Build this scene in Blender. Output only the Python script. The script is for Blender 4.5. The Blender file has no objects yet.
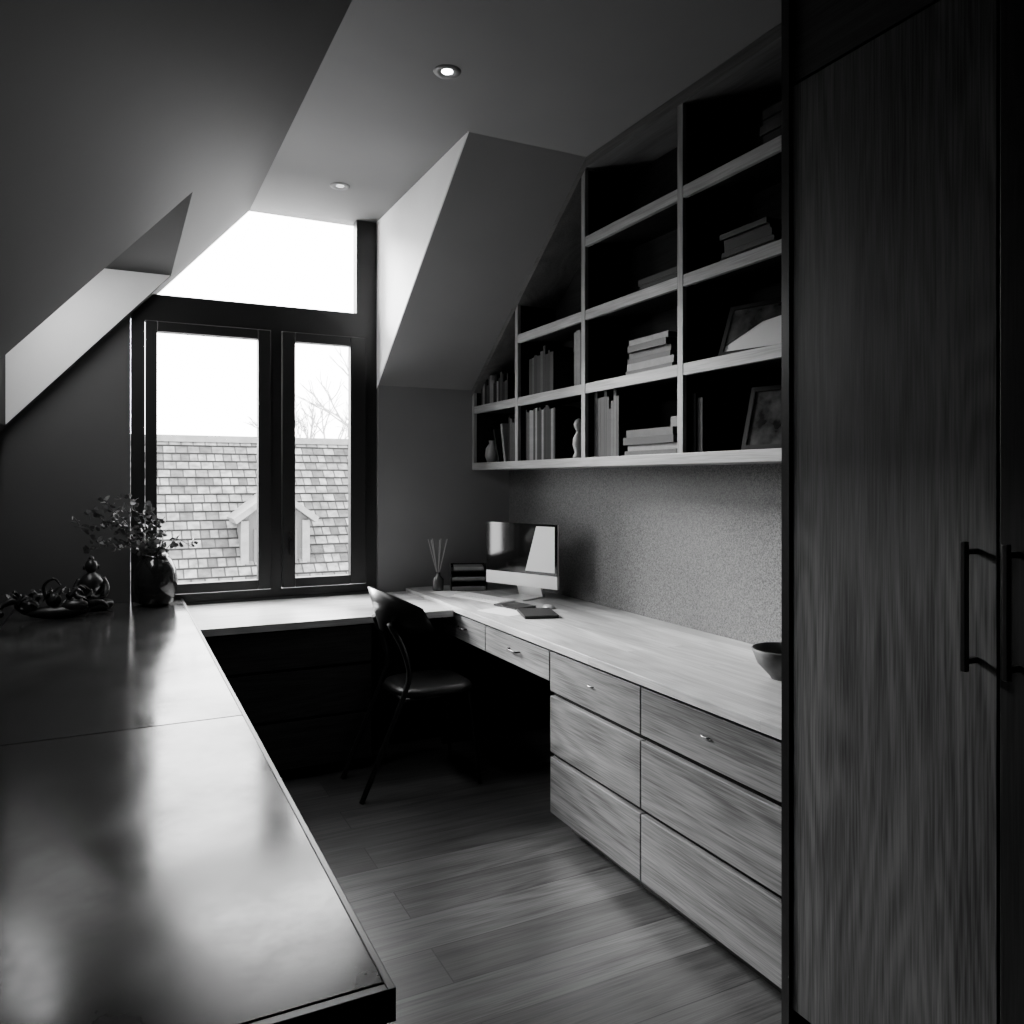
import bpy, bmesh, math, random
from mathutils import Vector, Matrix
random.seed(7)
COL = bpy.context.scene.collection
FLOOR = -0.05
# ------------------------------------------------------------------ helpers
def W(o):
    m = o.matrix_basis
    if o.parent: return W(o.parent) @ o.matrix_parent_inverse @ m
    return m
def par(o, p):
    o.parent = p
    o.matrix_parent_inverse = W(p).inverted()
def meta(o, label=None, cat=None, group=None, kind=None):
    if label: o["label"] = label
    if cat: o["category"] = cat
    if group: o["group"] = group
    if kind: o["kind"] = kind
    return o
def finish(name, bm, mats, loc=(0,0,0), parent=None, smooth=False, bevel=0, seg=2):
    me = bpy.data.meshes.new(name)
    bmesh.ops.recalc_face_normals(bm, faces=bm.faces)
    bm.to_mesh(me); bm.free()
    if not isinstance(mats, (list, tuple)): mats = [mats]
    for m in mats: me.materials.append(m)
    if smooth:
        for p in me.polygons: p.use_smooth = True
    o = bpy.data.objects.new(name, me)
    o.location = loc
    COL.objects.link(o)
    if bevel:
        b = o.modifiers.new("bevel", 'BEVEL'); b.width = bevel; b.segments = seg; b.limit_method = 'ANGLE'
    if parent: par(o, parent)
    return o
def addbox(bm, x0,x1,y0,y1,z0,z1, mi=0, M=None):
    vs = [bm.verts.new(v) for v in [(x0,y0,z0),(x1,y0,z0),(x1,y1,z0),(x0,y1,z0),(x0,y0,z1),(x1,y0,z1),(x1,y1,z1),(x0,y1,z1)]]
    if M: 
        for v in vs: v.co = M @ v.co
    for f in [(0,3,2,1),(4,5,6,7),(0,1,5,4),(1,2,6,5),(2,3,7,6),(3,0,4,7)]:
        fc = bm.faces.new([vs[i] for i in f]); fc.material_index = mi
def addprism(bm, poly, a, b, axis='Y', mi=0):
    def mk(p, t):
        if axis == 'Y': return (p[0], t, p[1])
        if axis == 'X': return (t, p[0], p[1])
        return (p[0], p[1], t)
    A = [bm.verts.new(mk(p, a)) for p in poly]; B = [bm.verts.new(mk(p, b)) for p in poly]
    n = len(poly)
    fs = [bm.faces.new(A), bm.faces.new(B[::-1])]
    for i in range(n):
        fs.append(bm.faces.new([A[i], B[i], B[(i+1)%n], A[(i+1)%n]]))
    for f in fs: f.material_index = mi
def shift(bm, c):
    bmesh.ops.translate(bm, verts=bm.verts, vec=-Vector(c))
def box(name, x0,x1,y0,y1,z0,z1, mat, parent=None, bevel=0.0, base=False):
    c = Vector(((x0+x1)/2,(y0+y1)/2, z0 if base else (z0+z1)/2))
    bm = bmesh.new(); addbox(bm, x0,x1,y0,y1,z0,z1); shift(bm, c)
    return finish(name, bm, mat, c, parent, bevel=bevel)
def prism(name, poly, a, b, axis, mat, parent=None, bevel=0):
    bm = bmesh.new(); addprism(bm, poly, a, b, axis)
    c = sum((v.co for v in bm.verts), Vector())/len(bm.verts)
    shift(bm, c)
    return finish(name, bm, mat, c, parent, bevel=bevel)
def addtube(bm, pts, rad, n=8, mi=0, flat=1.0):
    pts = [Vector(p) for p in pts]
    if not isinstance(rad, (list, tuple)): rad = [rad]*len(pts)
    rings = []
    up = Vector((0,0,1))
    for i,p in enumerate(pts):
        t = (pts[min(i+1,len(pts)-1)] - pts[max(i-1,0)]).normalized()
        if i == 0:
            ref = up if abs(t.z) < 0.95 else Vector((1,0,0))
            u = t.cross(ref).normalized()
        else:
            u = (u - t*u.dot(t)).normalized()
        v = t.cross(u)
        rings.append([bm.verts.new(p + (u*math.cos(2*math.pi*k/n) + v*math.sin(2*math.pi*k/n)*flat)*rad[i]) for k in range(n)])
    for a,b in zip(rings, rings[1:]):
        for k in range(n):
            f = bm.faces.new([a[k],a[(k+1)%n],b[(k+1)%n],b[k]]); f.material_index = mi; f.smooth = True
    for r in (rings[0][::-1], rings[-1]):
        f = bm.faces.new(r); f.material_index = mi
def smoothpts(pts, k=6):
    P = [Vector(p) for p in pts]; P = [P[0]*2-P[1]] + P + [P[-1]*2-P[-2]]
    out = []
    for i in range(1, len(P)-2):
        for j in range(k):
            t = j/k
            out.append(0.5*((2*P[i]) + (P[i+1]-P[i-1])*t + (2*P[i-1]-5*P[i]+4*P[i+1]-P[i+2])*t*t + (3*P[i]-P[i-1]-3*P[i+1]+P[i+2])*t**3))
    out.append(P[-2]); return out
def addlathe(bm, prof, c=(0,0,0), n=32, mi=0):
    rings = []
    for r,z in prof:
        if r < 1e-5: rings.append([bm.verts.new((c[0],c[1],c[2]+z))])
        else: rings.append([bm.verts.new((c[0]+r*math.cos(2*math.pi*k/n), c[1]+r*math.sin(2*math.pi*k/n), c[2]+z)) for k in range(n)])
    for a,b in zip(rings, rings[1:]):
        for k in range(n):
            k2=(k+1)%n
            if len(a)==1 and len(b)==1: continue
            if len(a)==1: f=bm.faces.new([a[0],b[k2],b[k]])
            elif len(b)==1: f=bm.faces.new([a[k],a[k2],b[0]])
            else: f=bm.faces.new([a[k],a[k2],b[k2],b[k]])
            f.material_index=mi; f.smooth=True
def lathe(name, prof, loc, mat, parent=None, n=32):
    bm = bmesh.new(); addlathe(bm, prof, n=n)
    return finish(name, bm, mat, loc, parent)
def addball(bm, c, r, sc=(1,1,1), mi=0, M=None):
    ret = bmesh.ops.create_icosphere(bm, subdivisions=3, radius=r)
    for v in ret['verts']:
        v.co = Vector((v.co.x*sc[0], v.co.y*sc[1], v.co.z*sc[2])) + Vector(c)
        for f in v.link_faces: f.smooth=True; f.material_index=mi
def empty(name, loc):
    o = bpy.data.objects.new(name, None); o.location = loc; o.empty_display_size=0.1
    COL.objects.link(o); return o
# ------------------------------------------------------------------ materials
def newmat(name):
    m = bpy.data.materials.new(name); m.use_nodes = True
    nt = m.node_tree; b = nt.nodes["Principled BSDF"]; return m, nt, b
def g(v): return (v,v,v,1)
def plain(name, v, rough=0.5, metal=0.0, noise=0.0, nscale=8, bump=0.0, spec=0.5):
    m, nt, b = newmat(name)
    b.inputs["Roughness"].default_value = rough; b.inputs["Metallic"].default_value = metal
    b.inputs["Base Color"].default_value = g(v)
    b.inputs["Specular IOR Level"].default_value = spec
    tc = nt.nodes.new("ShaderNodeTexCoord")
    n = nt.nodes.new("ShaderNodeTexNoise"); n.inputs["Scale"].default_value = nscale; n.inputs["Detail"].default_value = 5
    nt.links.new(tc.outputs["Object"], n.inputs["Vector"])
    r = nt.nodes.new("ShaderNodeMapRange"); r.inputs["From Min"].default_value=0.3; r.inputs["From Max"].default_value=0.7
    r.inputs["To Min"].default_value = v*(1-noise); r.inputs["To Max"].default_value = v*(1+noise)
    nt.links.new(n.outputs["Fac"], r.inputs["Value"])
    nt.links.new(r.outputs[0], b.inputs["Base Color"])
    if bump:
        bp = nt.nodes.new("ShaderNodeBump"); bp.inputs["Strength"].default_value = bump; bp.inputs["Distance"].default_value=0.002
        nt.links.new(n.outputs["Fac"], bp.inputs["Height"]); nt.links.new(bp.outputs[0], b.inputs["Normal"])
    return m
def wood(name, lo, hi, grain='Y', rough=0.45, stave=None, stave_axis='Y', contrast=1.0, bricks=None, spec=0.5, var=(0.62,1.15), stv=(.5,1.25), fig=3.5, wav=.07, freq=95):
    m, nt, b = newmat(name); N = nt.nodes; L = nt.links
    b.inputs["Roughness"].default_value = rough; b.inputs["Specular IOR Level"].default_value = spec
    tc = N.new("ShaderNodeTexCoord"); oi = N.new("ShaderNodeObjectInfo")
    mul = N.new("ShaderNodeMath"); mul.operation='MULTIPLY'; mul.inputs[1].default_value = 17.0
    L.new(oi.outputs["Random"], mul.inputs[0])
    add = N.new("ShaderNodeVectorMath"); add.operation='ADD'
    L.new(tc.outputs["Object"], add.inputs[0]); L.new(mul.outputs[0], add.inputs[1])
    src = add.outputs[0]
    shade = None
    if bricks:
        L0 = N.new("ShaderNodeMapping"); L.new(tc.outputs["Object"], L0.inputs[0])
        if bricks[0]=='Y': L0.inputs["Rotation"].default_value = (0,0,math.pi/2)
        br = N.new("ShaderNodeTexBrick"); br.inputs["Scale"].default_value=1.0
        br.inputs["Brick Width"].default_value=bricks[1]; br.inputs["Row Height"].default_value=bricks[2]
        br.inputs["Mortar Size"].default_value=bricks[3]; br.inputs["Mortar Smooth"].default_value=0.1
        br.inputs["Color1"].default_value=g(var[0]); br.inputs["Color2"].default_value=g(var[1]); br.inputs["Mortar"].default_value=g(bricks[4])
        br.offset = 0.37; br.inputs["Bias"].default_value = 0
        L.new(L0.outputs[0], br.inputs["Vector"]); shade = br.outputs["Color"]
        sc = N.new("ShaderNodeVectorMath"); sc.operation='MULTIPLY_ADD'; sc.inputs[1].default_value=(3.7,3.7,3.7)
        L.new(br.outputs["Color"], sc.inputs[0]); L.new(src, sc.inputs[2]); src = sc.outputs[0]
    elif stave:
        sx = N.new("ShaderNodeSeparateXYZ"); L.new(tc.outputs["Object"], sx.inputs[0])
        dv = N.new("ShaderNodeMath"); dv.operation='DIVIDE'; dv.inputs[1].default_value=stave; L.new(sx.outputs[stave_axis], dv.inputs[0])
        fl = N.new("ShaderNodeMath"); fl.operation='FLOOR'; L.new(dv.outputs[0], fl.inputs[0])
        a2 = N.new("ShaderNodeMath"); L.new(fl.outputs[0], a2.inputs[0]); L.new(mul.outputs[0], a2.inputs[1])
        wn = N.new("ShaderNodeTexWhiteNoise"); wn.noise_dimensions='1D'; L.new(a2.outputs[0], wn.inputs["W"])
        mr = N.new("ShaderNodeMapRange"); mr.inputs["To Min"].default_value=stv[0]; mr.inputs["To Max"].default_value=stv[1]
        L.new(wn.outputs["Value"], mr.inputs["Value"]); shade = mr.outputs[0]
        sc = N.new("ShaderNodeVectorMath"); sc.operation='MULTIPLY_ADD'; sc.inputs[1].default_value=(5,5,5)
        L.new(mr.outputs[0], sc.inputs[0]); L.new(src, sc.inputs[2]); src = sc.outputs[0]
    def mapped(al, ac):
        mp = N.new("ShaderNodeMapping"); s=[ac]*3; s['XYZ'.index(grain)]=al
        mp.inputs["Scale"].default_value=s; L.new(src, mp.inputs[0]); return mp
    m1 = mapped(fig*.14, fig); n1 = N.new("ShaderNodeTexNoise"); n1.inputs["Scale"].default_value=1; n1.inputs["Detail"].default_value=1.0; n1.inputs["Distortion"].default_value=0.2
    L.new(m1.outputs[0], n1.inputs["Vector"])
    k = N.new("ShaderNodeMath"); k.operation='MULTIPLY'; k.inputs[1].default_value=freq; L.new(n1.outputs["Fac"], k.inputs[0])
    sn = N.new("ShaderNodeMath"); sn.operation='SINE'; L.new(k.outputs[0], sn.inputs[0])
    m2 = mapped(6, 220); n2 = N.new("ShaderNodeTexNoise"); n2.inputs["Scale"].default_value=1; n2.inputs["Detail"].default_value=2
    L.new(m2.outputs[0], n2.inputs["Vector"])
    m3 = mapped(1.0, 14); n3 = N.new("ShaderNodeTexNoise"); n3.inputs["Scale"].default_value=1; n3.inputs["Detail"].default_value=4
    L.new(m3.outputs[0], n3.inputs["Vector"])
    c1 = N.new("ShaderNodeMath"); c1.operation='MULTIPLY_ADD'; c1.inputs[1].default_value=wav; c1.inputs[2].default_value=0.0; L.new(sn.outputs[0], c1.inputs[0])
    c2 = N.new("ShaderNodeMath"); c2.operation='MULTIPLY_ADD'; c2.inputs[1].default_value=0.85*contrast; L.new(n2.outputs["Fac"], c2.inputs[0]); L.new(c1.outputs[0], c2.inputs[2])
    c3 = N.new("ShaderNodeMath"); c3.operation='MULTIPLY_ADD'; c3.inputs[1].default_value=0.6; L.new(n3.outputs["Fac"], c3.inputs[0]); L.new(c2.outputs[0], c3.inputs[2])
    mid=.3+.425*contrast
    r = N.new("ShaderNodeMapRange"); r.inputs["From Min"].default_value=mid-.25; r.inputs["From Max"].default_value=mid+.25
    r.inputs["To Min"].default_value=lo; r.inputs["To Max"].default_value=hi; L.new(c3.outputs[0], r.inputs["Value"])
    out = r.outputs[0]
    if shade:
        mm = N.new("ShaderNodeMath"); mm.operation='MULTIPLY'; L.new(out, mm.inputs[0]); L.new(shade, mm.inputs[1]); out = mm.outputs[0]
    L.new(out, b.inputs["Base Color"])
    bp = N.new("ShaderNodeBump"); bp.inputs["Strength"].default_value=0.12; bp.inputs["Distance"].default_value=0.001
    L.new(c2.outputs[0], bp.inputs["Height"]); L.new(bp.outputs[0], b.inputs["Normal"])
    return m
def emis(name, s):
    m, nt, b = newmat(name); b.inputs["Base Color"].default_value=g(0.8)
    b.inputs["Emission Color"].default_value=g(1); b.inputs["Emission Strength"].default_value=s; return m

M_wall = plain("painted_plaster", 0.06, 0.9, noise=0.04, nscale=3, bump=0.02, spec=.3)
M_wall_lit = plain("plaster_alcove_lit", 0.15, 0.9, noise=0.04, nscale=3, bump=0.02)  # same plaster lightened where the back wall catches more light
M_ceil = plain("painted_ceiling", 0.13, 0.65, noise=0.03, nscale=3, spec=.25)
M_slope_shade = plain("slope_shaded", 0.035, 0.7, noise=0.03, nscale=3, spec=.08)  # albedo lowered to paint in the light fall-off on the left slope
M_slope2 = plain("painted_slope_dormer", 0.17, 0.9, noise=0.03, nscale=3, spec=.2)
M_cheek_lit = plain("lit_reveal", 0.65, 0.8, noise=0.02)  # pale tone stands in for strong daylight on the skylight cheek
M_dormer_lit = plain("lit_dormer_cheek", 0.88, 0.8, noise=0.02)  # albedo raised to carry the window light falling on the dormer cheek
M_wallpaper = plain("speckled_wall", 0.09, 0.5, noise=0.9, nscale=190, bump=0.5)
M_floor = wood("oak_floor", 0.03, 0.12, 'X', 0.36, bricks=('X', 1.9, 0.19, 0.0022, 0.25), contrast=1.0, var=(0.55,1.2))
M_desk = wood("oak_desktop", 0.26, 0.6, 'Y', 0.30, bricks=('Y', 0.9, 0.09, 0.0006, 0.7), contrast=0.9, var=(0.68,1.1))
M_bench = wood("oak_bench_top", 0.32, 0.6, 'X', 0.4)
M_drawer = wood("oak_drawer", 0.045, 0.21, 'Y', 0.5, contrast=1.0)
M_drawx_shaded = wood("oak_drawer_backlit", 0.012, 0.04, 'X', 0.5, spec=.3)  # same oak darkened so the bench front looks backlit
M_edge = wood("oak_edge", 0.13, 0.30, 'Y', 0.5, contrast=0.8)
M_edgez = wood("oak_edge_upright", 0.11, 0.25, 'Z', 0.5, contrast=0.8)
M_dark = wood("dark_wood_and_shade", 0.005, 0.013, 'Y', 0.6, spec=.1)  # dark carcass wood; also paints unlit shade into the bookcase interior
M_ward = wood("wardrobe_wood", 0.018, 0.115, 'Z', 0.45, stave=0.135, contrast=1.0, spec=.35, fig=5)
M_ward_shaded = wood("wardrobe_wood_shaded", 0.008, 0.028, 'Z', 0.45, stave=0.135, contrast=1.0, spec=.2, fig=5)  # same wardrobe wood darkened to carry the shade on the second door
M_wardtop = wood("wardrobe_fascia_wood", 0.010, 0.03, 'Y', 0.5, spec=.25)
M_frame = plain("black_window_frame", 0.010, 0.4, noise=0.1, spec=.3)
M_black = plain("black_lacquer", 0.008, 0.3, noise=0.1, spec=.4)
M_blackm = plain("black_metal", 0.012, 0.3, metal=0.3, noise=0.1)
M_steel = plain("steel", 0.25, 0.3, metal=1.0, noise=0.05)
M_alu = plain("aluminium", 0.7, 0.35, metal=0.5, noise=0.03)
M_screen = plain("screen_glass", 0.006, 0.06, noise=0.0)
M_leather = plain("black_leather", 0.02, 0.35, noise=0.2, nscale=60, bump=0.3)
M_page = plain("book_pages", 0.06, 0.8, noise=0.1, nscale=60)
M_paper = plain("paper", 0.75, 0.8, noise=0.02)
M_ceramic = plain("black_ceramic", 0.01, 0.12, noise=0.1)
M_bowl = plain("stone_bowl", 0.06, 0.45, noise=0.25, nscale=30)
M_leaf = plain("leaf", 0.10, 0.4, noise=0.3, nscale=20)
M_twig = plain("twig", 0.04, 0.7, noise=0.2)
M_bronze = plain("dark_bronze", 0.02, 0.35, metal=0.5, noise=0.4, nscale=40, bump=0.4)
M_white = plain("white_porcelain", 0.25, 0.3, noise=0.05)
M_trimw = plain("exterior_trim", 0.10, 0.8, noise=0.2)
M_bark = plain("bark", 0.22, 0.9, noise=0.3)
M_photo = plain("photo_print", 0.04, 0.15, noise=0.9, nscale=14)
covers = [plain("book_cover_%s"%n, v, 0.55, noise=0.15, nscale=30, spec=.25) for n,v in (("black",0.003),("charcoal",0.006),("grey",0.012),("pale",0.035),("ivory",0.16))]
# burnished counter top
M_ctop, nt, b = newmat("burnished_counter")
tc = nt.nodes.new("ShaderNodeTexCoord"); n = nt.nodes.new("ShaderNodeTexNoise"); n.inputs["Scale"].default_value=3.2; n.inputs["Detail"].default_value=9; n.inputs["Roughness"].default_value=0.66; n.inputs["Distortion"].default_value=0.0
nt.links.new(tc.outputs["Object"], n.inputs["Vector"])
for sock,lo,hi in (("Base Color",0.008,0.045),("Roughness",0.22,0.12),("Specular IOR Level",.3,.6)):
    r = nt.nodes.new("ShaderNodeMapRange"); r.inputs["From Min"].default_value=0.35; r.inputs["From Max"].default_value=0.65
    r.inputs["To Min"].default_value=lo; r.inputs["To Max"].default_value=hi
    nt.links.new(n.outputs["Fac"], r.inputs["Value"]); nt.links.new(r.outputs[0], b.inputs[sock])
b.inputs["Metallic"].default_value=0.2
# glass
M_glass = bpy.data.materials.new("window_glass"); M_glass.use_nodes=True; nt=M_glass.node_tree; nt.nodes.clear()
o=nt.nodes.new("ShaderNodeOutputMaterial"); mx=nt.nodes.new("ShaderNodeMixShader"); mx.inputs[0].default_value=0.04
t=nt.nodes.new("ShaderNodeBsdfTransparent"); gl=nt.nodes.new("ShaderNodeBsdfGlossy"); gl.inputs["Roughness"].default_value=0.02
nt.links.new(t.outputs[0],mx.inputs[1]); nt.links.new(gl.outputs[0],mx.inputs[2]); nt.links.new(mx.outputs[0],o.inputs[0])
# shingles
M_sh, nt, b = newmat("weathered_shingles"); b.inputs["Roughness"].default_value=0.9
tc = nt.nodes.new("ShaderNodeTexCoord"); br=nt.nodes.new("ShaderNodeTexBrick"); br.inputs["Scale"].default_value=1
br.inputs["Brick Width"].default_value=0.17; br.inputs["Row Height"].default_value=0.17; br.inputs["Mortar Size"].default_value=0.010
br.squash=0.7; br.squash_frequency=3
br.inputs["Color1"].default_value=g(0.025); br.inputs["Color2"].default_value=g(0.13); br.inputs["Mortar"].default_value=g(0.006)
nt.links.new(tc.outputs["Object"], br.inputs["Vector"]); 
n = nt.nodes.new("ShaderNodeTexNoise"); n.inputs["Scale"].default_value=9; n.inputs["Detail"].default_value=6; nt.links.new(tc.outputs["Object"], n.inputs["Vector"])
mr = nt.nodes.new("ShaderNodeMapRange"); mr.inputs["From Min"].default_value=.3; mr.inputs["From Max"].default_value=.7; mr.inputs["To Min"].default_value=0.5; mr.inputs["To Max"].default_value=1.6; nt.links.new(n.outputs["Fac"], mr.inputs["Value"])
mm = nt.nodes.new("ShaderNodeVectorMath"); mm.operation='MULTIPLY'; nt.links.new(br.outputs["Color"],mm.inputs[0]); nt.links.new(mr.outputs[0],mm.inputs[1]); nt.links.new(mm.outputs[0], b.inputs["Base Color"])

# ------------------------------------------------------------------ room shell
def S(x): return 3.0 + 1.1*(x-0.69)          # roof slope (inner)
T = 0.56
XW = 2.32; YB = 4.7; YN = -1.6; XL=-0.56
def RS(y): return 3.0-(y-3.3)/1.4
st = lambda o: meta(o, kind="structure")
fl = st(box("floor", XL-.1, XW+.1, YN-.1, YB+.15, FLOOR-.08, FLOOR, M_floor))
bm = bmesh.new()
addbox(bm, 0.69, XW+.1, YN-.1, 3.3, 3.0, 3.12)
addbox(bm, 0.69, 1.5, 3.3, YB+.15, 3.0, 3.12)
full = [(XL-.1,S(XL-.1)),(0.69,3.0),(0.69,3.0+T),(XL-.1,S(XL-.1)+T)]
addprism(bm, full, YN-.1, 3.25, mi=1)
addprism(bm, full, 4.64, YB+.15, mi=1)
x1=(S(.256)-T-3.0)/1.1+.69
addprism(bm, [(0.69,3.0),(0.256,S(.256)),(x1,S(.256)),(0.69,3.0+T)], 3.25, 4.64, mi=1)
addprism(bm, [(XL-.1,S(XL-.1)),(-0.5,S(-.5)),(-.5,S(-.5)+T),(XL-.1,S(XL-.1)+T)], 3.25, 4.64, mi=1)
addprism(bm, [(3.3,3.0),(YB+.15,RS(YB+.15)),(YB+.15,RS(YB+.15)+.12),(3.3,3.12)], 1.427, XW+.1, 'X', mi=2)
st(finish("ceiling", bm, [M_ceil,M_slope_shade,M_slope2]))
bm = bmesh.new()
skx=[(-.499,S(-.499)+.004),(.25,S(.25)+.004),(.25,S(.256)-.002),(x1,S(.256)-.002),(-.499,S(-.499)+T)]
addprism(bm, skx, 4.63, 4.639)
st(finish("trim_1", bm, M_cheek_lit))  # added pale sheet that brightens the skylight cheek
bm = bmesh.new()
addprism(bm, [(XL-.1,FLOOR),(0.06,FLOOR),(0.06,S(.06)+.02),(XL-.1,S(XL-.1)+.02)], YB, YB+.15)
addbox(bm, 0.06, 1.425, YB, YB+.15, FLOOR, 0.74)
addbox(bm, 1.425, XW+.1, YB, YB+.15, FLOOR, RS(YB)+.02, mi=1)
st(finish("wall_back", bm, [M_wall,M_wall_lit]))
st(prism("wall_dormer", [(3.3,3.0),(YB+.15,RS(YB+.15)),(YB+.15,3.0)], 1.42, 1.4265, 'X', M_dormer_lit))
st(box("wall_right", XW, XW+.1, YN, YB, FLOOR, 3.0, M_wallpaper))
st(box("wall_left", XL-.1, XL, YN, YB, FLOOR, S(XL), M_wall))
bm = bmesh.new(); addprism(bm, [(XL-.1,FLOOR),(XW+.1,FLOOR),(XW+.1,3.0),(.69,3.0),(XL-.1,S(XL-.1))], YN-.1, YN); st(finish("wall_front", bm, M_wall))

# window
F0, F1 = YB+.01, YB+.08
win = st(empty("window_1", (0.74, YB+.04, 0.74)))
bm = bmesh.new()
addbox(bm, .062,.13,F0,F1,.742,2.29); addbox(bm,1.35,1.419,F0,F1,.742,2.995); addbox(bm,1.294,1.35,F0,F1,2.36,2.995)
addbox(bm,.13,1.35,F0,F1,.742,.79); addbox(bm,.062,1.35,F0,F1,2.285,2.36); addbox(bm,.79,.85,F0,F1,.79,2.285)
addprism(bm, [(.062,2.36),(.16,2.43),(1.294,2.43),(1.294,2.36)], F0, F1)
shift(bm,(0.74, YB+.04, 0.74)); finish("window_frame", bm, M_frame, (0.74, YB+.04, 0.74), win)
for (a,b_,ga,gb) in ((.132,.788,.19,.717),(.852,1.348,.926,1.251)):
    bm = bmesh.new(); y0,y1=YB-.012,YB+.045
    addbox(bm,a,ga,y0,y1,.795,2.28); addbox(bm,gb,b_,y0,y1,.795,2.28); addbox(bm,ga,gb,y0,y1,.795,.85); addbox(bm,ga,gb,y0,y1,2.225,2.28)
    c=((a+b_)/2,YB+.02,.795); shift(bm,c); sash=finish("casement", bm, M_frame, c, win, bevel=.004)
    box("glass_pane", ga,gb,YB+.02,YB+.026,.85,2.225,M_glass,sash)
    if a>.5:
        bm=bmesh.new(); addbox(bm,.885,.905,YB-.022,YB-.012,1.0,1.12); addbox(bm,.889,.901,YB-.05,YB-.022,1.07,1.085); addbox(bm,.889,.901,YB-.05,YB-.04,.98,1.085)
        shift(bm,(.895,YB-.02,1.0)); finish("handle",bm,M_blackm,(.895,YB-.02,1.0),sash)
prism("glass_pane", [(.17,2.43),(.66,2.98),(.68,2.998),(1.294,2.998),(1.294,2.43)], YB+.04, YB+.046, 'Y', M_glass, win)
# skylight
sk = st(empty("window_2", (-.25, 3.95, S(-.25)+T)))
bm=bmesh.new()
def skp(xa,xb,lo,hi,y0,y1): addprism(bm,[(xa,S(xa)+lo),(xb,S(xb)+lo),(xb,S(xb)+hi),(xa,S(xa)+hi)],y0,y1)
skp(-.56,-.48,T,T+.06,3.2,4.69); skp(x1-.02,x1+.05,T,T+.06,3.2,4.69); skp(-.48,x1-.02,T,T+.06,3.2,3.27); skp(-.48,x1-.02,T,T+.06,4.46,4.69)  # far bar widened to keep skylight glare off the counter
shift(bm,sk.location); finish("skylight_frame",bm,M_frame,sk.location.copy(),sk)
bm=bmesh.new(); skp(-.48,x1-.02,T+.02,T+.03,3.27,4.46); shift(bm,sk.location); finish("glass_pane",bm,M_glass,sk.location.copy(),sk)

# ------------------------------------------------------------------ counter on the left
cab = meta(box("low_cabinet", -.47,.30,1.0,4.695,FLOOR,.725,M_black,base=True), "long black lacquered low cabinet beneath the burnished counter", "cabinet")
for i in range(5):
    y0=1.02+i*.735
    box("door", .30,.315,y0,y0+.725,.03,.715,M_black,cab,.002)
ct = meta(empty("countertop",(-.075,2.8,.725)), "long burnished dark counter top with a thin black edge", "countertop")
box("counter_panel",-.46,.309,.99,2.288,.728,.77,M_ctop,ct,.002)
box("counter_panel",-.46,.309,2.292,4.695,.728,.77,M_ctop,ct,.002)
bm=bmesh.new(); addbox(bm,.309,.32,.975,4.695,.725,.7685); addbox(bm,-.47,.309,.975,.99,.725,.7685); addbox(bm,-.47,-.46,.99,4.695,.725,.7685); addbox(bm,-.46,.309,.99,4.695,.725,.728)
shift(bm,ct.location); meta(finish("edge_band",bm,M_blackm,ct.location.copy(),ct,bevel=.0015),"black metal edge band")

# ------------------------------------------------------------------ bench under window
bc = meta(box("bench_cabinet", .335,1.16,3.95,4.695,.0,.695,M_dark,base=True), "wooden drawer cabinet under the window bench, coloured dark as backlit", "cabinet")
box("plinth",.34,1.15,4.0,4.69,FLOOR,0,M_black,bc)
for z0,z1 in ((.50,.685),(.255,.485),(.01,.24)):
    box("drawer",.337,1.158,3.93,3.95,z0,z1,M_drawx_shaded,bc,.002)
meta(box("worktop",.325,1.595,3.9,4.695,.695,.73,M_bench,bevel=.002),"pale oak window bench top below the black window","worktop")

# ------------------------------------------------------------------ desk + drawers
desk = meta(box("desktop",1.60,XW-.003,1.565,4.695,.718,.75,M_desk,bevel=.002),"long pale oak desktop along the speckled wall","desktop")
box("shadow_gap_rail",1.635,XW-.01,1.57,4.69,.708,.718,M_black,desk)
def pull(y,z,x,p):
    bm=bmesh.new(); addtube(bm,[(x,y-.05,z),(x-.018,y-.048,z),(x-.022,y-.03,z),(x-.022,y+.03,z),(x-.018,y+.048,z),(x,y+.05,z)],.0045,8)
    shift(bm,(x,y,z)); return finish("handle",bm,M_blackm,(x,y,z),p)
dc = meta(box("drawer_cabinet",1.64,XW-.01,1.57,2.89,.03,.706,M_dark,base=True),"oak drawer cabinet with six wide drawers under the desktop","cabinet")
box("plinth",1.70,XW-.02,1.6,2.85,FLOOR,.03,M_black,dc)
for (a,b_) in ((2.254,2.89),(1.572,2.248)):
    for k,(z0,z1) in enumerate(((.54,.703),(.285,.518),(.032,.264))):
        d=box("drawer",1.618,1.64,a,b_,z0,z1,M_drawer,dc,.002)
        if k==0:
            h=pull((a+b_)/2,(z0+z1)/2+.01,1.618,d); h.scale=(.4,.35,.5); meta(h,"small steel pull"); h.data.materials[0]=M_steel
kd = meta(box("pencil_drawer_unit",1.64,2.2,2.897,4.11,.575,.706,M_dark,base=True),"shallow oak drawer unit over the knee space","drawer unit")
for (a,b_) in ((2.9,3.54),(3.546,4.108)):
    d=box("drawer",1.618,1.64,a,b_,.578,.703,M_drawer,kd,.002); pull((a+b_)/2,.645,1.618,d)
box("end_panel",1.62,XW-.02,4.112,4.14,FLOOR,.706,M_dark,kd)

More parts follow.
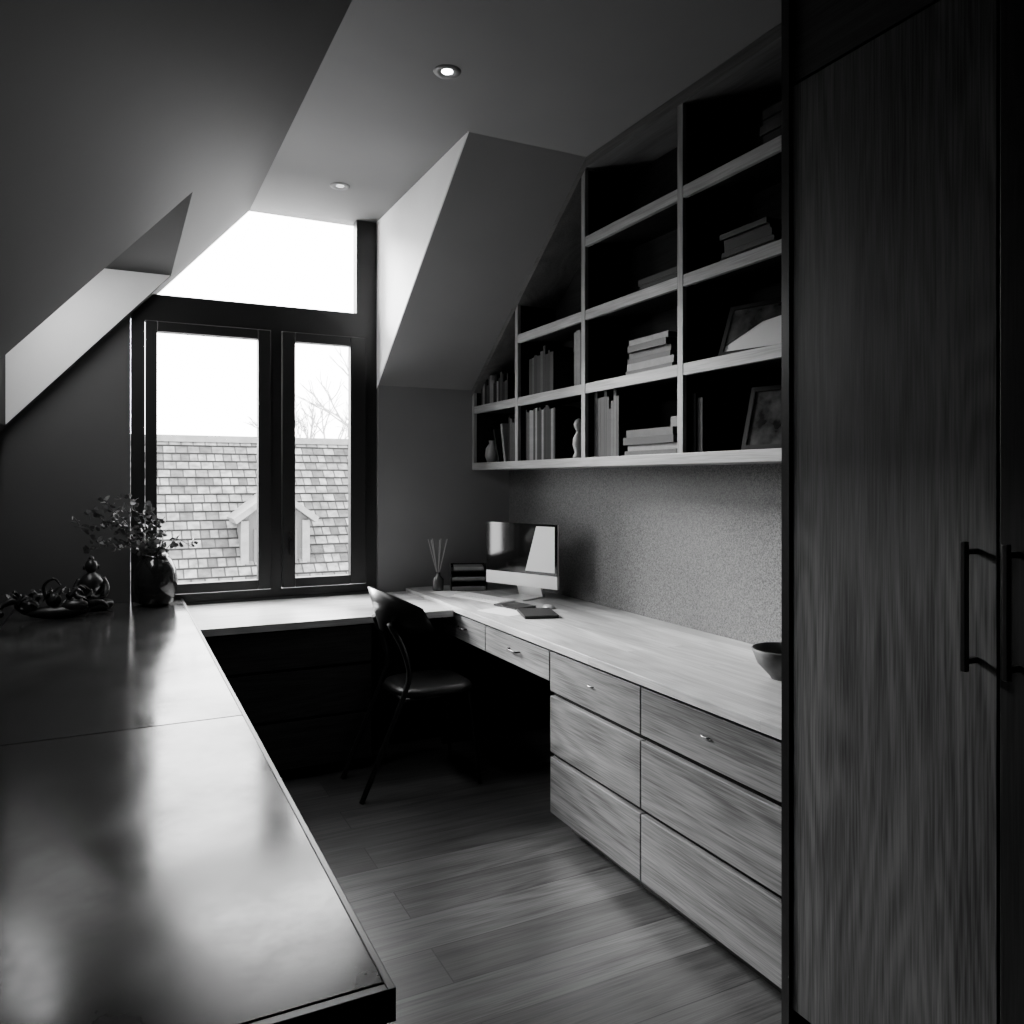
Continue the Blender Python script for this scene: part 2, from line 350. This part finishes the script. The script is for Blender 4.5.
# ------------------------------------------------------------------ wardrobe
wd = meta(box("wardrobe",1.605,XW-.005,.43,1.53,.03,2.99,M_dark,base=True),"tall wood wardrobe with black bar handles","wardrobe")
box("plinth",1.65,XW-.01,.44,1.525,FLOOR,.03,M_black,wd)
meta(box("side_panel",1.572,XW-.005,1.53,1.556,FLOOR,2.995,M_black,wd),"black side panel")
box("fascia",1.582,1.605,.43,1.528,2.458,2.99,M_wardtop,wd)
for (a,b_,hy,mt) in ((.988,1.528,1.03,M_ward),(.43,.982,.945,M_ward_shaded)):
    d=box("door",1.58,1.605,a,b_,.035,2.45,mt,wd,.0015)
    bm=bmesh.new(); addbox(bm,1.535,1.549,hy-.006,hy+.006,1.03,1.295)
    addbox(bm,1.549,1.58,hy-.006,hy+.006,1.045,1.057); addbox(bm,1.549,1.58,hy-.006,hy+.006,1.268,1.28)
    shift(bm,(1.58,hy,1.16)); meta(finish("handle",bm,M_blackm,(1.58,hy,1.16),d,bevel=.002),"black square bar handle")

# ------------------------------------------------------------------ bookcase
XB=2.05
bk = meta(empty("bookcase",(2.18,3.2,1.485)),"wall-hung oak bookcase following the sloping ceiling","bookcase")
div=[4.695,4.06,3.33,2.58,1.84]
box("back_panel",XW-.02,XW-.004,1.84,4.69,1.49,2.0,M_dark,bk)
prism("back_panel",[(1.84,2.0),(4.69,2.0),(3.32,2.97),(1.84,2.97)],XW-.02,XW-.004,'X',M_dark,bk)
meta(box("bottom_board",XB,XW-.004,1.84,4.695,1.485,1.53,M_edge,bk,.002),"thick pale oak bottom board")
def shelf(y0,y1,z):
    s=box("shelf",XB+.022,XW-.02,y0,y1,z-.035,z,M_dark,bk)
    box("shelf_edge",XB+.002,XB+.022,y0,y1,z-.045,z+.003,M_edge,s,.001)
zs=[1.89,2.25,2.61]
shelf(4.08,4.68,1.89)
for z in zs[:2]: shelf(3.35,4.045,z)
for z in zs: shelf(2.60,3.315,z); shelf(1.86,2.565,z)
for i,y in enumerate(div):
    y0,y1 = (y-.03,y) if i==0 else (y-.017,y+.017)
    if i==4: y0,y1=y,y+.03
    zt=min(2.99,RS(y1)-.004)
    s=box("divider",XB+.02,XW-.02,y0,y1,1.53,zt-.005,M_dark,bk)
    box("divider_edge",XB,XB+.02,y0,y1,1.53,zt-.02,M_edgez,s,.001)
M_topb=wood("top_board_wood",.05,.1,'Y',.5,spec=.3)
prism("top_board",[(4.695,RS(4.695)-.003),(4.695,RS(4.695)-.045),(3.3,2.95),(3.3,2.997)],XB-.002,XW-.02,'X',M_topb,bk)
box("top_board",XB-.002,XW-.02,1.84,3.3,2.95,2.997,M_topb,bk)

# books and shelf things
def book(y,z,th,h,dp,mi,lean=0,flat=False,x=None,ry=0,group="books on the bookcase shelves",lab=None):
    """spine faces -X"""
    bm=bmesh.new(); c=.003
    addbox(bm,0,dp,0,c,0,h,0); addbox(bm,0,dp,th-c,th,0,h,0); addbox(bm,0,c,c,th-c,0,h,0)
    addbox(bm,c,dp-.004,c,th-c,.004,h-.004,1)
    o=finish("book",bm,[covers[mi],M_page],bevel=0)
    x=XB+.04 if x is None else x
    if flat:
        o.matrix_basis = Matrix.Translation((x,y+h/2,z)) @ Matrix.Rotation(ry,4,'Z') @ Matrix.Rotation(math.radians(90),4,'X')
    else:
        o.matrix_basis = Matrix.Translation((x,y,z)) @ Matrix.Rotation(lean,4,'X')
    tone=["black","charcoal","grey","pale grey","ivory"][mi]
    meta(o, lab or "%s hardback book %s on an oak shelf"%(tone,"lying flat" if flat else "standing upright"),"book",group)
    return o
def row(y0,y1,z,hr=(.2,.28),tones=(0,1,2,3),group="upright books",th0=(.018,.04)):
    y=y0
    while True:
        th=random.uniform(*th0)
        if y+th>y1: break
        book(y,z,th,random.uniform(*hr),random.uniform(.15,.2),random.choice(tones),group=group); y+=th+.0015
def stack(y,z,n,w=.28,tones=(0,1,2,3),group="stacked books",x=XB+.03):
    for i in range(n):
        th=random.uniform(.018,.035)
        book(y+random.uniform(-.015,.015),z,th,w-i*.012-random.uniform(0,.03),random.uniform(.17,.2),tones[i%len(tones)],flat=True,x=x+random.uniform(0,.02),group=group)
        z+=th+.0005
row(3.68,4.03,1.531,(.27,.31),(1,2,3,4,4),"upright books on the bottom shelf",(.012,.028))
row(3.365,3.52,1.891,(.26,.29),(3,4,4),"upright books on the second shelf")
row(3.70,4.0,1.891,(.2,.27),(0,1,2,3),"upright books on the second shelf")
row(3.08,3.31,1.531,(.22,.33),(0,2,1,3),"upright books on the bottom shelf",(.014,.03))
stack(2.84,1.531,4,.40,(3,4,2,3),"stacked books on the bottom shelf")
meta(box("storage_box",XB+.06,XB+.2,2.62,2.72,1.532,1.69,plain("grey_card",.03,.6),base=True,bevel=.003),"small dark grey card box beside stacked books","box")
stack(2.86,1.891,6,.36,(0,4,0,3,0,4),"stacked books on the second shelf")
stack(2.78,2.251,3,.32,(1,2,1),"stacked books on the third shelf")
stack(2.24,2.251,5,.3,(0,2,0,1,2),"stacked books on the third shelf")
stack(2.07,2.611,5,.24,(1,1,2),"stacked books on the upper shelf")
row(4.25,4.64,1.891,(.12,.19),(2,3,4,1),"small books on the end shelf",(.014,.03))
row(4.09,4.26,1.531,(.22,.27),(1,3,0),"small books on the end shelf",(.014,.03))
book(4.28,1.531,.025,.24,.17,4,lean=-.22); book(4.37,1.531,.02,.22,.16,2,lean=-.35)
book(2.53,1.531,.03,.24,.18,1); book(2.49,1.531,.03,.22,.18,0)
def pframe(y,z,w,h,ang,lean,mat_in,label,x=XB+.12):
    p=empty("picture_frame",(x,y,z)); 
    bm=bmesh.new(); t=.018
    addbox(bm,0,.015,-w/2,-w/2+t,0,h); addbox(bm,0,.015,w/2-t,w/2,0,h); addbox(bm,0,.015,-w/2+t,w/2-t,0,t); addbox(bm,0,.015,-w/2+t,w/2-t,h-t,h); addbox(bm,.008,.015,-w/2+t,w/2-t,t,h-t)
    finish("frame",bm,M_black,p.location.copy(),p)
    bm=bmesh.new(); addbox(bm,.005,.008,-w/2+t,w/2-t,t,h-t); finish("picture",bm,mat_in,p.location.copy(),p)
    if mat_in is M_paper:
        bm=bmesh.new(); addprism(bm,[(w/2-t,h-t),(-w/2+t,h-t),(-w/2+t,h*.72),(0,h*.60),(w/2-t,h*.2)],.0035,.005,'X'); meta(finish("print",bm,M_photo,p.location.copy(),p),"dark upper part of the print")
    p.rotation_euler=(0,lean,ang); meta(p,label,"picture frame"); return p
pframe(2.17,1.533,.2,.25,.25,.3,M_photo,"black picture frame leaning on the bottom shelf",XB+.06)
pframe(2.21,1.893,.32,.22,.25,.4,M_paper,"wide black frame holding a pale print on a shelf",XB+.05)
lathe_prof=[(0,0),(.028,0),(.03,.01),(.02,.03),(.032,.07),(.03,.1),(.014,.13),(.012,.14),(.024,.16),(.026,.175),(.018,.195),(0,.205)]
meta(lathe("figurine",lathe_prof,(XB+.06,3.47,1.531),M_white),"small white porcelain figurine on the bottom shelf","figurine")
meta(lathe("vase",[(0,0),(.03,0),(.045,.04),(.04,.09),(.018,.12),(.022,.14),(.017,.14),(.012,.12),(0,.12)],(XB+.08,4.56,1.531),M_white),"small pale bud vase on the end shelf","vase")

# ------------------------------------------------------------------ monitor
mo = meta(empty("desktop_computer",(2.05,4.0,.75)),"slim aluminium all-in-one desktop computer with a black screen","computer")
bm=bmesh.new(); addbox(bm,-.265,.265,-.006,.014,.07,.142); addbox(bm,-.262,.262,-.002,.014,.142,.422); finish("casing",bm,M_alu,mo.location.copy(),mo)
bm=bmesh.new(); addbox(bm,-.265,.265,-.0085,-.002,.142,.425); finish("screen",bm,M_screen,mo.location.copy(),mo)
bm=bmesh.new(); addprism(bm,[(.12,.412),(.25,.412),(.25,.16),(.04,.16)],-.0092,-.0086,'Y'); meta(finish("screen_reflection",bm,emis("reflection_glow",.08),mo.location.copy(),mo),"slanting window reflection put on the screen as a glowing patch")  # emissive patch imitates a window reflection in the screen glass
bm=bmesh.new(); addprism(bm,[(.014,.22),(.022,.22),(.1,.006),(.09,0),(-.09,0),(-.09,.006),(.085,.006)],-.09,.09,'X'); meta(finish("stand",bm,M_alu,mo.location.copy(),mo),"bent aluminium stand")
v=Vector((.197,-.489)); mo.rotation_euler=(0,0,math.atan2(v.y,v.x))
kb=meta(empty("keyboard",(1.84,4.06,.75)),"thin pale computer keyboard on the desktop","keyboard")
bm=bmesh.new(); addprism(bm,[(-.06,0),(.06,0),(.06,.012),(-.06,.006)],-.21,.21,'X'); finish("keyboard_body",bm,M_alu,kb.location.copy(),kb)
bm=bmesh.new()
for r in range(5):
    for c in range(14):
        y=-.05+r*.021; x=-.2+c*.0287; z=.007+(y+.06)*.05
        addbox(bm,x,x+.025,y,y+.018,z-.001,z+.003)
finish("keys",bm,M_paper,kb.location.copy(),kb)
kb.rotation_euler=(0,0,math.radians(-75))
bm=bmesh.new(); addball(bm,(0,0,0),.05,(.6,1,.38)); bmesh.ops.bisect_plane(bm,geom=bm.verts[:]+bm.edges[:]+bm.faces[:],plane_co=(0,0,0),plane_no=(0,0,-1),clear_outer=True); 
bmesh.ops.holes_fill(bm,edges=[e for e in bm.edges if e.is_boundary])
meta(finish("computer_mouse",bm,M_white,(2.02,3.62,.75)),"small white computer mouse on the desktop","mouse")
def flatbook(n,x,y,z,w,d,t,rot,mc,lab,cat):
    p=empty(n,(x,y,z)); bm=bmesh.new()
    addbox(bm,-w/2,w/2,-d/2,d/2,0,.002); addbox(bm,-w/2,w/2,-d/2,d/2,t-.002,t); addbox(bm,-w/2,-w/2+.002,-d/2,d/2,.002,t-.002); finish("cover",bm,mc,p.location.copy(),p)
    bm=bmesh.new(); addbox(bm,-w/2+.002,w/2-.003,-d/2+.003,d/2-.003,.002,t-.002); finish("pages",bm,M_page,p.location.copy(),p)
    p.rotation_euler=(0,0,rot); meta(p,lab,cat); return p
flatbook("notebook",1.87,3.47,.75,.17,.24,.014,-.3,covers[0],"black notebook lying on the desktop","notebook")
flatbook("notebook",1.88,3.74,.75,.14,.19,.01,.2,covers[1],"charcoal notebook lying near the keyboard","notebook")
for i,(x,y,r) in enumerate(((1.76,4.33,.1),(1.76,3.62,.3))):
    o=box("sheet_of_paper",x-.08,x+.08,y-.12,y+.12,.7502,.7512,M_paper); o.rotation_euler=(0,0,r); meta(o,"loose white sheet of paper on the desktop","paper","loose papers")
tr=meta(empty("letter_tray",(1.93,4.48,.75)),"small stacked black letter tray with papers","letter tray")
bm=bmesh.new()
for z in (0,.06,.12): addbox(bm,-.11,.11,-.09,.09,z,z+.004)
for x in (-.11,.106): addbox(bm,x,x+.004,-.09,.09,0,.15)
addbox(bm,-.11,.11,.086,.09,0,.15)
finish("tray_body",bm,M_black,tr.location.copy(),tr)
bm=bmesh.new(); addbox(bm,-.1,.1,-.085,.08,.004,.026); addbox(bm,-.1,.1,-.088,.08,.064,.082); addbox(bm,-.09,.09,-.085,.08,.124,.142); finish("papers",bm,plain("dull_paper",.18,.8),tr.location.copy(),tr)
tr.rotation_euler=(0,0,-.35)
rd=meta(empty("reed_diffuser",(1.74,4.5,.75)),"glass reed diffuser with thin reeds","diffuser")
lathe("jar",[(0,0),(.032,0),(.034,.01),(.034,.07),(.014,.09),(.014,.11),(.01,.11),(.01,.09),(0,.085)],rd.location.copy(),plain("smoked_glass",.06,.08),rd)
M_reed=plain("pale_reed",.3,.7)
for i in range(7):
    a=i*.9; bm=bmesh.new(); addtube(bm,[(-math.cos(a)*.006,-math.sin(a)*.006,.05),(math.cos(a)*.06,math.sin(a)*.06,.31)],.0022,6)
    finish("reed",bm,M_reed,rd.location.copy(),rd)
meta(lathe("bowl",[(0,0),(.04,0),(.045,.008),(.085,.05),(.105,.1),(.1,.103),(.08,.055),(.04,.018),(0,.012)],(2.01,1.98,.75),M_bowl,n=40),"round grey stone bowl on the desktop beside the wardrobe","bowl")

# ------------------------------------------------------------------ chair
CH=Vector((1.37,3.69,FLOOR))
ch=meta(empty("chair",CH),"dark curved-back chair with thin splayed legs and leather seat","chair")
def at(bm,name,mat,**k): return finish(name,bm,mat,CH.copy(),ch,**k)
bm=bmesh.new()
rings=[]; nn=36
for (s,z) in ((.0,.445),(.8,.445),(.97,.453),(1.0,.466),(.96,.48),(.8,.486),(.4,.48),(0,.478)):
    if s==0: rings.append([bm.verts.new((0,0,z))]); continue
    R=[]
    for k in range(nn):
        a=2*math.pi*k/nn; cx,sy=math.cos(a),math.sin(a); e=.6
        x=.2*s*math.copysign(abs(cx)**e,cx); y=.2*s*math.copysign(abs(sy)**e,sy)*(1+.08*cx)
        R.append(bm.verts.new((x,y,z)))
    rings.append(R)
for a,b_ in zip(rings,rings[1:]):
    for k in range(nn):
        k2=(k+1)%nn
        if len(a)==1: bm.faces.new([a[0],b_[k2],b_[k]])
        elif len(b_)==1: bm.faces.new([a[k],a[k2],b_[0]])
        else: bm.faces.new([a[k],a[k2],b_[k2],b_[k]])
at(bm,"seat",M_leather,smooth=True)
bm=bmesh.new(); cols=[]
for i in range(25):
    t=-1+2*i/24; ang=t*math.radians(80)
    y=.22*math.sin(ang); x=-.255+.22*(1-math.cos(ang))
    hh=.105*(1-.5*abs(t)**2); zc=.85-.03*t*t
    nrm=Vector((-math.cos(ang),math.sin(ang),0))
    col=[]
    for (dn,dz) in ((.009,-1),(.012,0),(.009,1),(-.009,1),(-.006,0),(-.009,-1)):
        p=Vector((x,y,zc+dz*hh))+nrm*dn+Vector((-.03*dz,0,0)); col.append(bm.verts.new(p))
    cols.append(col)
for a,b_ in zip(cols,cols[1:]):
    for k in range(6): bm.faces.new([a[k],a[(k+1)%6],b_[(k+1)%6],b_[k]])
bm.faces.new(cols[0]); bm.faces.new(cols[-1][::-1])
at(bm,"backrest",M_black,smooth=True)
for s in (-1,1):
    bm=bmesh.new(); addtube(bm,smoothpts([(-.38,s*.17,0),(-.27,s*.17,.25),(-.185,s*.17,.45),(-.15,s*.165,.56),(-.18,s*.16,.68),(-.235,s*.12,.8)],5),.013,10); at(bm,"back_leg",M_black)
    bm=bmesh.new(); addtube(bm,[(.2,s*.19,0),(.15,s*.155,.45)],[.009,.014],10); at(bm,"leg",M_black)
bm=bmesh.new(); addtube(bm,[(-.175,-.17,.44),(-.175,.17,.44)],.01,8); addtube(bm,[(.15,-.155,.44),(.15,.155,.44)],.01,8); addtube(bm,[(-.175,-.15,.438),(.15,-.15,.438)],.009,8); addtube(bm,[(-.175,.15,.438),(.15,.15,.438)],.009,8)
at(bm,"seat_rail",M_black)

# ------------------------------------------------------------------ vase, branches
VC=Vector((.175,4.5,.77))
meta(lathe("vase",[(0,0),(.06,0),(.085,.02),(.104,.08),(.106,.13),(.098,.19),(.075,.235),(.06,.25),(.062,.26),(.054,.26),(.05,.245),(.06,.2),(0,.03)],VC,M_ceramic,n=48),"rounded glossy black vase holding leafy branches","vase")
def branch(ends, nleaf, lab):
    base=VC+Vector((0,0,.04))
    bm=bmesh.new(); lb=bmesh.new()
    pts=smoothpts([(0,0,0),(ends[0].x*.06,ends[0].y*.06,.2)]+[tuple(e) for e in ends],6)
    n=len(pts); addtube(bm,pts,[.004*(1-.7*i/n) for i in range(n)],6)
    for i in range(nleaf):
        f=.35+.65*i/max(1,nleaf-1); idx=min(n-2,int(f*(n-1))); p=pts[idx]
        d=Vector((random.uniform(-1,1),random.uniform(-.8,.8),random.uniform(-.5,1))).normalized()
        L=random.uniform(.02,.06); q=p+d*L
        addtube(bm,[p,(p+q)/2+Vector((0,0,.004)),q],.0014,4)
        for j in range(3):
            c=p.lerp(q,.5+.25*j); dd=Vector((random.uniform(-1,1),random.uniform(-1,1),random.uniform(-.6,.8))).normalized()
            ll=random.uniform(.024,.04); side=dd.cross(Vector((random.random(),random.random(),random.random()))).normalized()*ll*.38
            nn_=dd.cross(side).normalized()*.003
            vs=[lb.verts.new(x) for x in (c,c+dd*ll*.35+side+nn_,c+dd*ll*.75+side*.7+nn_,c+dd*ll,c+dd*ll*.75-side*.7+nn_,c+dd*ll*.35-side+nn_)]
            lb.faces.new(vs)
    o=finish("leafy_branch",bm,M_twig,base); 
    finish("leaves",lb,M_leaf,base.copy(),o)
    meta(o,lab,"branch","leafy branches in the black vase")
B=[[( -.08,.0,.27),(-.2,-.02,.36),(-.37,-.04,.38)],[(-.05,-.03,.28),(-.16,-.05,.42),(-.24,-.06,.5)],[(-.03,.0,.3),(-.08,.0,.42),(-.13,.02,.54)],[(.02,-.02,.28),(.01,-.03,.4),(-.03,-.04,.46)],
   [(.04,-.02,.24),(.1,-.04,.3),(.17,-.05,.26)],[(-.07,-.03,.24),(-.17,-.06,.29),(-.3,-.08,.26)],[(-.06,.02,.25),(-.16,.04,.36),(-.3,.05,.44)]]
for i,e in enumerate(B): branch([Vector(x) for x in e], 20 if i!=4 else 10, "thin twig with small dark leaves in a black vase")

# seated figurine
bm=bmesh.new()
addlathe(bm,[(0,0),(.062,0),(.068,.012),(.06,.03),(.045,.04),(.042,.06),(.05,.1),(.052,.13),(.035,.155),(.018,.165),(.016,.172),(0,.175)],n=28)
addball(bm,(0,-.005,.195),.028,(1,1,1.15)); addball(bm,(0,0,.229),.012)
for s in (-1,1):
    addtube(bm,smoothpts([(s*.045,0,.14),(s*.062,-.015,.1),(s*.05,-.045,.065),(s*.01,-.06,.055)],4),.014,8)
    addtube(bm,smoothpts([(s*.03,0,.03),(s*.075,-.02,.025),(s*.05,-.06,.022),(-s*.02,-.07,.02)],4),.019,8)
    addtube(bm,[(s*.028,-.004,.2),(s*.03,-.004,.18)],.005,6)
o=finish("figurine",bm,M_bronze,(-.12,4.5,.77)); o.scale=(1.1,1.1,1.12); meta(o,"dark bronze seated figurine on the counter","figurine")
# dark sculptural ornament
OC=Vector((-.25,4.28,.77))
bm=bmesh.new()
addball(bm,(0,0,.03),.055,(2.4,.75,.45)); addball(bm,(.07,-.01,.05),.04,(1.5,.8,.6)); addball(bm,(-.12,.01,.05),.035,(1.3,.8,.8)); addball(bm,(-.02,0,.075),.03,(1.1,.8,.9))
addtube(bm,smoothpts([(-.1,0,.05),(-.18,0,.08),(-.235,-.02,.055),(-.22,-.05,.035)],5),[.014]*8+[.010]*8,8)
addtube(bm,smoothpts([(.1,0,.04),(.17,-.02,.06),(.21,-.03,.04)],5),[.018-.0012*i for i in range(11)],8)
addtube(bm,smoothpts([(-.05,0,.08),(-.06,0,.13),(-.02,-.01,.155),(.01,-.01,.13)],5),[.009-.0004*i for i in range(16)],8)
addtube(bm,smoothpts([(.04,0,.08),(.09,.01,.12),(.14,.0,.1)],5),[.010-.0006*i for i in range(11)],8)
for i in range(60):
    a=random.uniform(0,6.28); c=Vector((random.uniform(-.19,.17),random.uniform(-.04,.04),random.uniform(.04,.10))); d=Vector((math.cos(a),math.sin(a)*.6,random.uniform(-.1,.9))).normalized()
    sd=d.cross(Vector((0,0,1))).normalized()*.013; L=random.uniform(.03,.065)
    a0=bm.verts.new(c);a1=bm.verts.new(c+d*L*.5+sd);a2=bm.verts.new(c+d*L);a3=bm.verts.new(c+d*L*.5-sd);a4=bm.verts.new(c+d*L*.5+Vector((0,0,.01)))
    for q in ((a0,a1,a4),(a1,a2,a4),(a2,a3,a4),(a3,a0,a4)): bm.faces.new(q)
mz=min(v.co.z for v in bm.verts)
for v in bm.verts: v.co.z=(v.co.z-mz)*1.25
meta(finish("sculpture",bm,M_bronze,OC),"dark metal sculpture of twisted leaves and stems on the counter","sculpture")

# ------------------------------------------------------------------ ceiling spots
for (x,y,s,lab) in ((1.14,2.85,40,"recessed round ceiling spotlight, switched on"),(1.068,4.216,1.0,"recessed round ceiling spotlight near the window, dim")):
    p=meta(empty("recessed_spotlight",(x,y,3.0)),lab,"ceiling light","recessed ceiling spotlights")
    lathe("trim_ring",[(.022,-.001),(.03,-.004),(.05,-.006),(.054,0)],(x,y,3.0),plain("spot_trim",.10,.4),p)
    lathe("bulb",[(0,-.004),(.014,-.0035),(.022,-.001)],(x,y,3.0),emis("bulb_glow",s),p)
L=bpy.data.lights.new("spot_light",'SPOT'); L.energy=6; L.spot_size=math.radians(95); L.spot_blend=.8; L.shadow_soft_size=.03
lo=bpy.data.objects.new("spot_light",L); lo.location=(1.14,2.85,2.985); COL.objects.link(lo)

# ------------------------------------------------------------------ outside
a45=math.radians(45)
bm=bmesh.new(); e=.17
for k in range(30):
    s0=k*e; 
    vs=[bm.verts.new(v) for v in ((-8,-s0,0),(14,-s0,0),(14,-s0-e,.022),(-8,-s0-e,.022),(14,-s0-e,-.02),(-8,-s0-e,-.02))]
    bm.faces.new([vs[0],vs[1],vs[2],vs[3]]); bm.faces.new([vs[3],vs[2],vs[4],vs[5]])
rf=finish("neighbouring_roof",bm,M_sh,(0,13,2.05)); rf.rotation_euler=(a45,0,0)
meta(rf,"weathered shingle roof of the house across the way","roof")
box("ridge_cap",-8,14,12.9,13.1,2.0,2.10,M_trimw,rf)
box("gable_wall",-8,14,13.1,13.2,-2,2.02,M_trimw,rf)
dm=meta(empty("roof_dormer",(1.95,11.2,.1)),"small gabled roof dormer with weathered trim boards","dormer")
prism("dormer_body",[(1.5,-.1),(2.4,-.1),(2.4,.88),(1.95,1.22),(1.5,.88)],11.25,12.4,'Y',plain("dormer_grey",.04,.8),dm)
bm=bmesh.new()
addprism(bm,[(1.42,.83),(1.95,1.23),(1.95,1.31),(1.38,.9)],11.1,12.6); addprism(bm,[(2.48,.83),(1.95,1.23),(1.95,1.31),(2.52,.9)],11.1,12.6)
shift(bm,dm.location); finish("dormer_roof",bm,M_trimw,dm.location.copy(),dm)
for x in (1.49,2.31): box("corner_board",x,x+.1,11.2,11.26,-.1,.86,M_trimw,dm)
box("dormer_window",1.66,2.24,11.22,11.25,.1,.75,plain("dark_glass",.02,.1),dm)
def tree(x,y,z,h,seed):
    random.seed(seed); bm=bmesh.new()
    def rec(p,d,L,r,dep):
        q=p+d*L; mid=(p+q)/2+Vector((random.uniform(-1,1),random.uniform(-1,1),0))*L*.06
        addtube(bm,[p,mid,q],[r,r*.85,r*.7],5)
        if dep==0: return
        for i in range(3 if dep>1 else 2):
            nd=(d+Vector((random.uniform(-.8,.8),random.uniform(-.5,.5),random.uniform(-.15,.5)))).normalized()
            rec(p.lerp(q,random.uniform(.55,1)),nd,L*random.uniform(.6,.8),r*.62,dep-1)
    rec(Vector((0,0,0)),Vector((0,0,1)),h,.09,5)
    meta(finish("bare_tree",bm,M_bark,(x,y,z)),"leafless tree rising behind the shingle roof","tree")
tree(6.0,19,-.5,2.0,3); tree(4.6,22,-.3,1.7,11)

# ------------------------------------------------------------------ light
w=bpy.data.worlds.new("World"); bpy.context.scene.world=w; w.use_nodes=True
w.node_tree.nodes["Background"].inputs[0].default_value=(1,1,1,1); w.node_tree.nodes["Background"].inputs[1].default_value=18.0
def portal(loc,rot,sx,sy):
    L=bpy.data.lights.new("portal",'AREA'); L.shape='RECTANGLE'; L.size=sx; L.size_y=sy; L.cycles.is_portal=True
    o=bpy.data.objects.new("portal",L); o.location=loc; o.rotation_euler=rot; COL.objects.link(o)
portal((.742,YB+.12,1.87),(-math.pi/2,0,0),1.37,2.26)
th=math.atan(1.1); xm=(-.48+x1)/2
portal((xm,3.95,S(xm)+T+.1),(0,-th,0),.5,1.4)
SL=bpy.data.lights.new("sun",'SUN'); SL.energy=28; SL.angle=math.radians(22)
so=bpy.data.objects.new("sun",SL); COL.objects.link(so); so.location=(-3,12,8)
az=math.radians(29); el=math.radians(27)
dvec=Vector((math.sin(az)*math.cos(el),-math.cos(az)*math.cos(el),-math.sin(el)))
so.rotation_euler=dvec.to_track_quat('-Z','Y').to_euler()

cam=bpy.data.cameras.new("Camera"); cam.lens=36*791/1024; cam.shift_y=-32/1024; cam.clip_start=.02
co=bpy.data.objects.new("Camera",cam); co.location=(0,0,1.42); co.rotation_euler=(math.pi/2,0,-math.radians(26.48)); COL.objects.link(co)
bpy.context.scene.camera=co
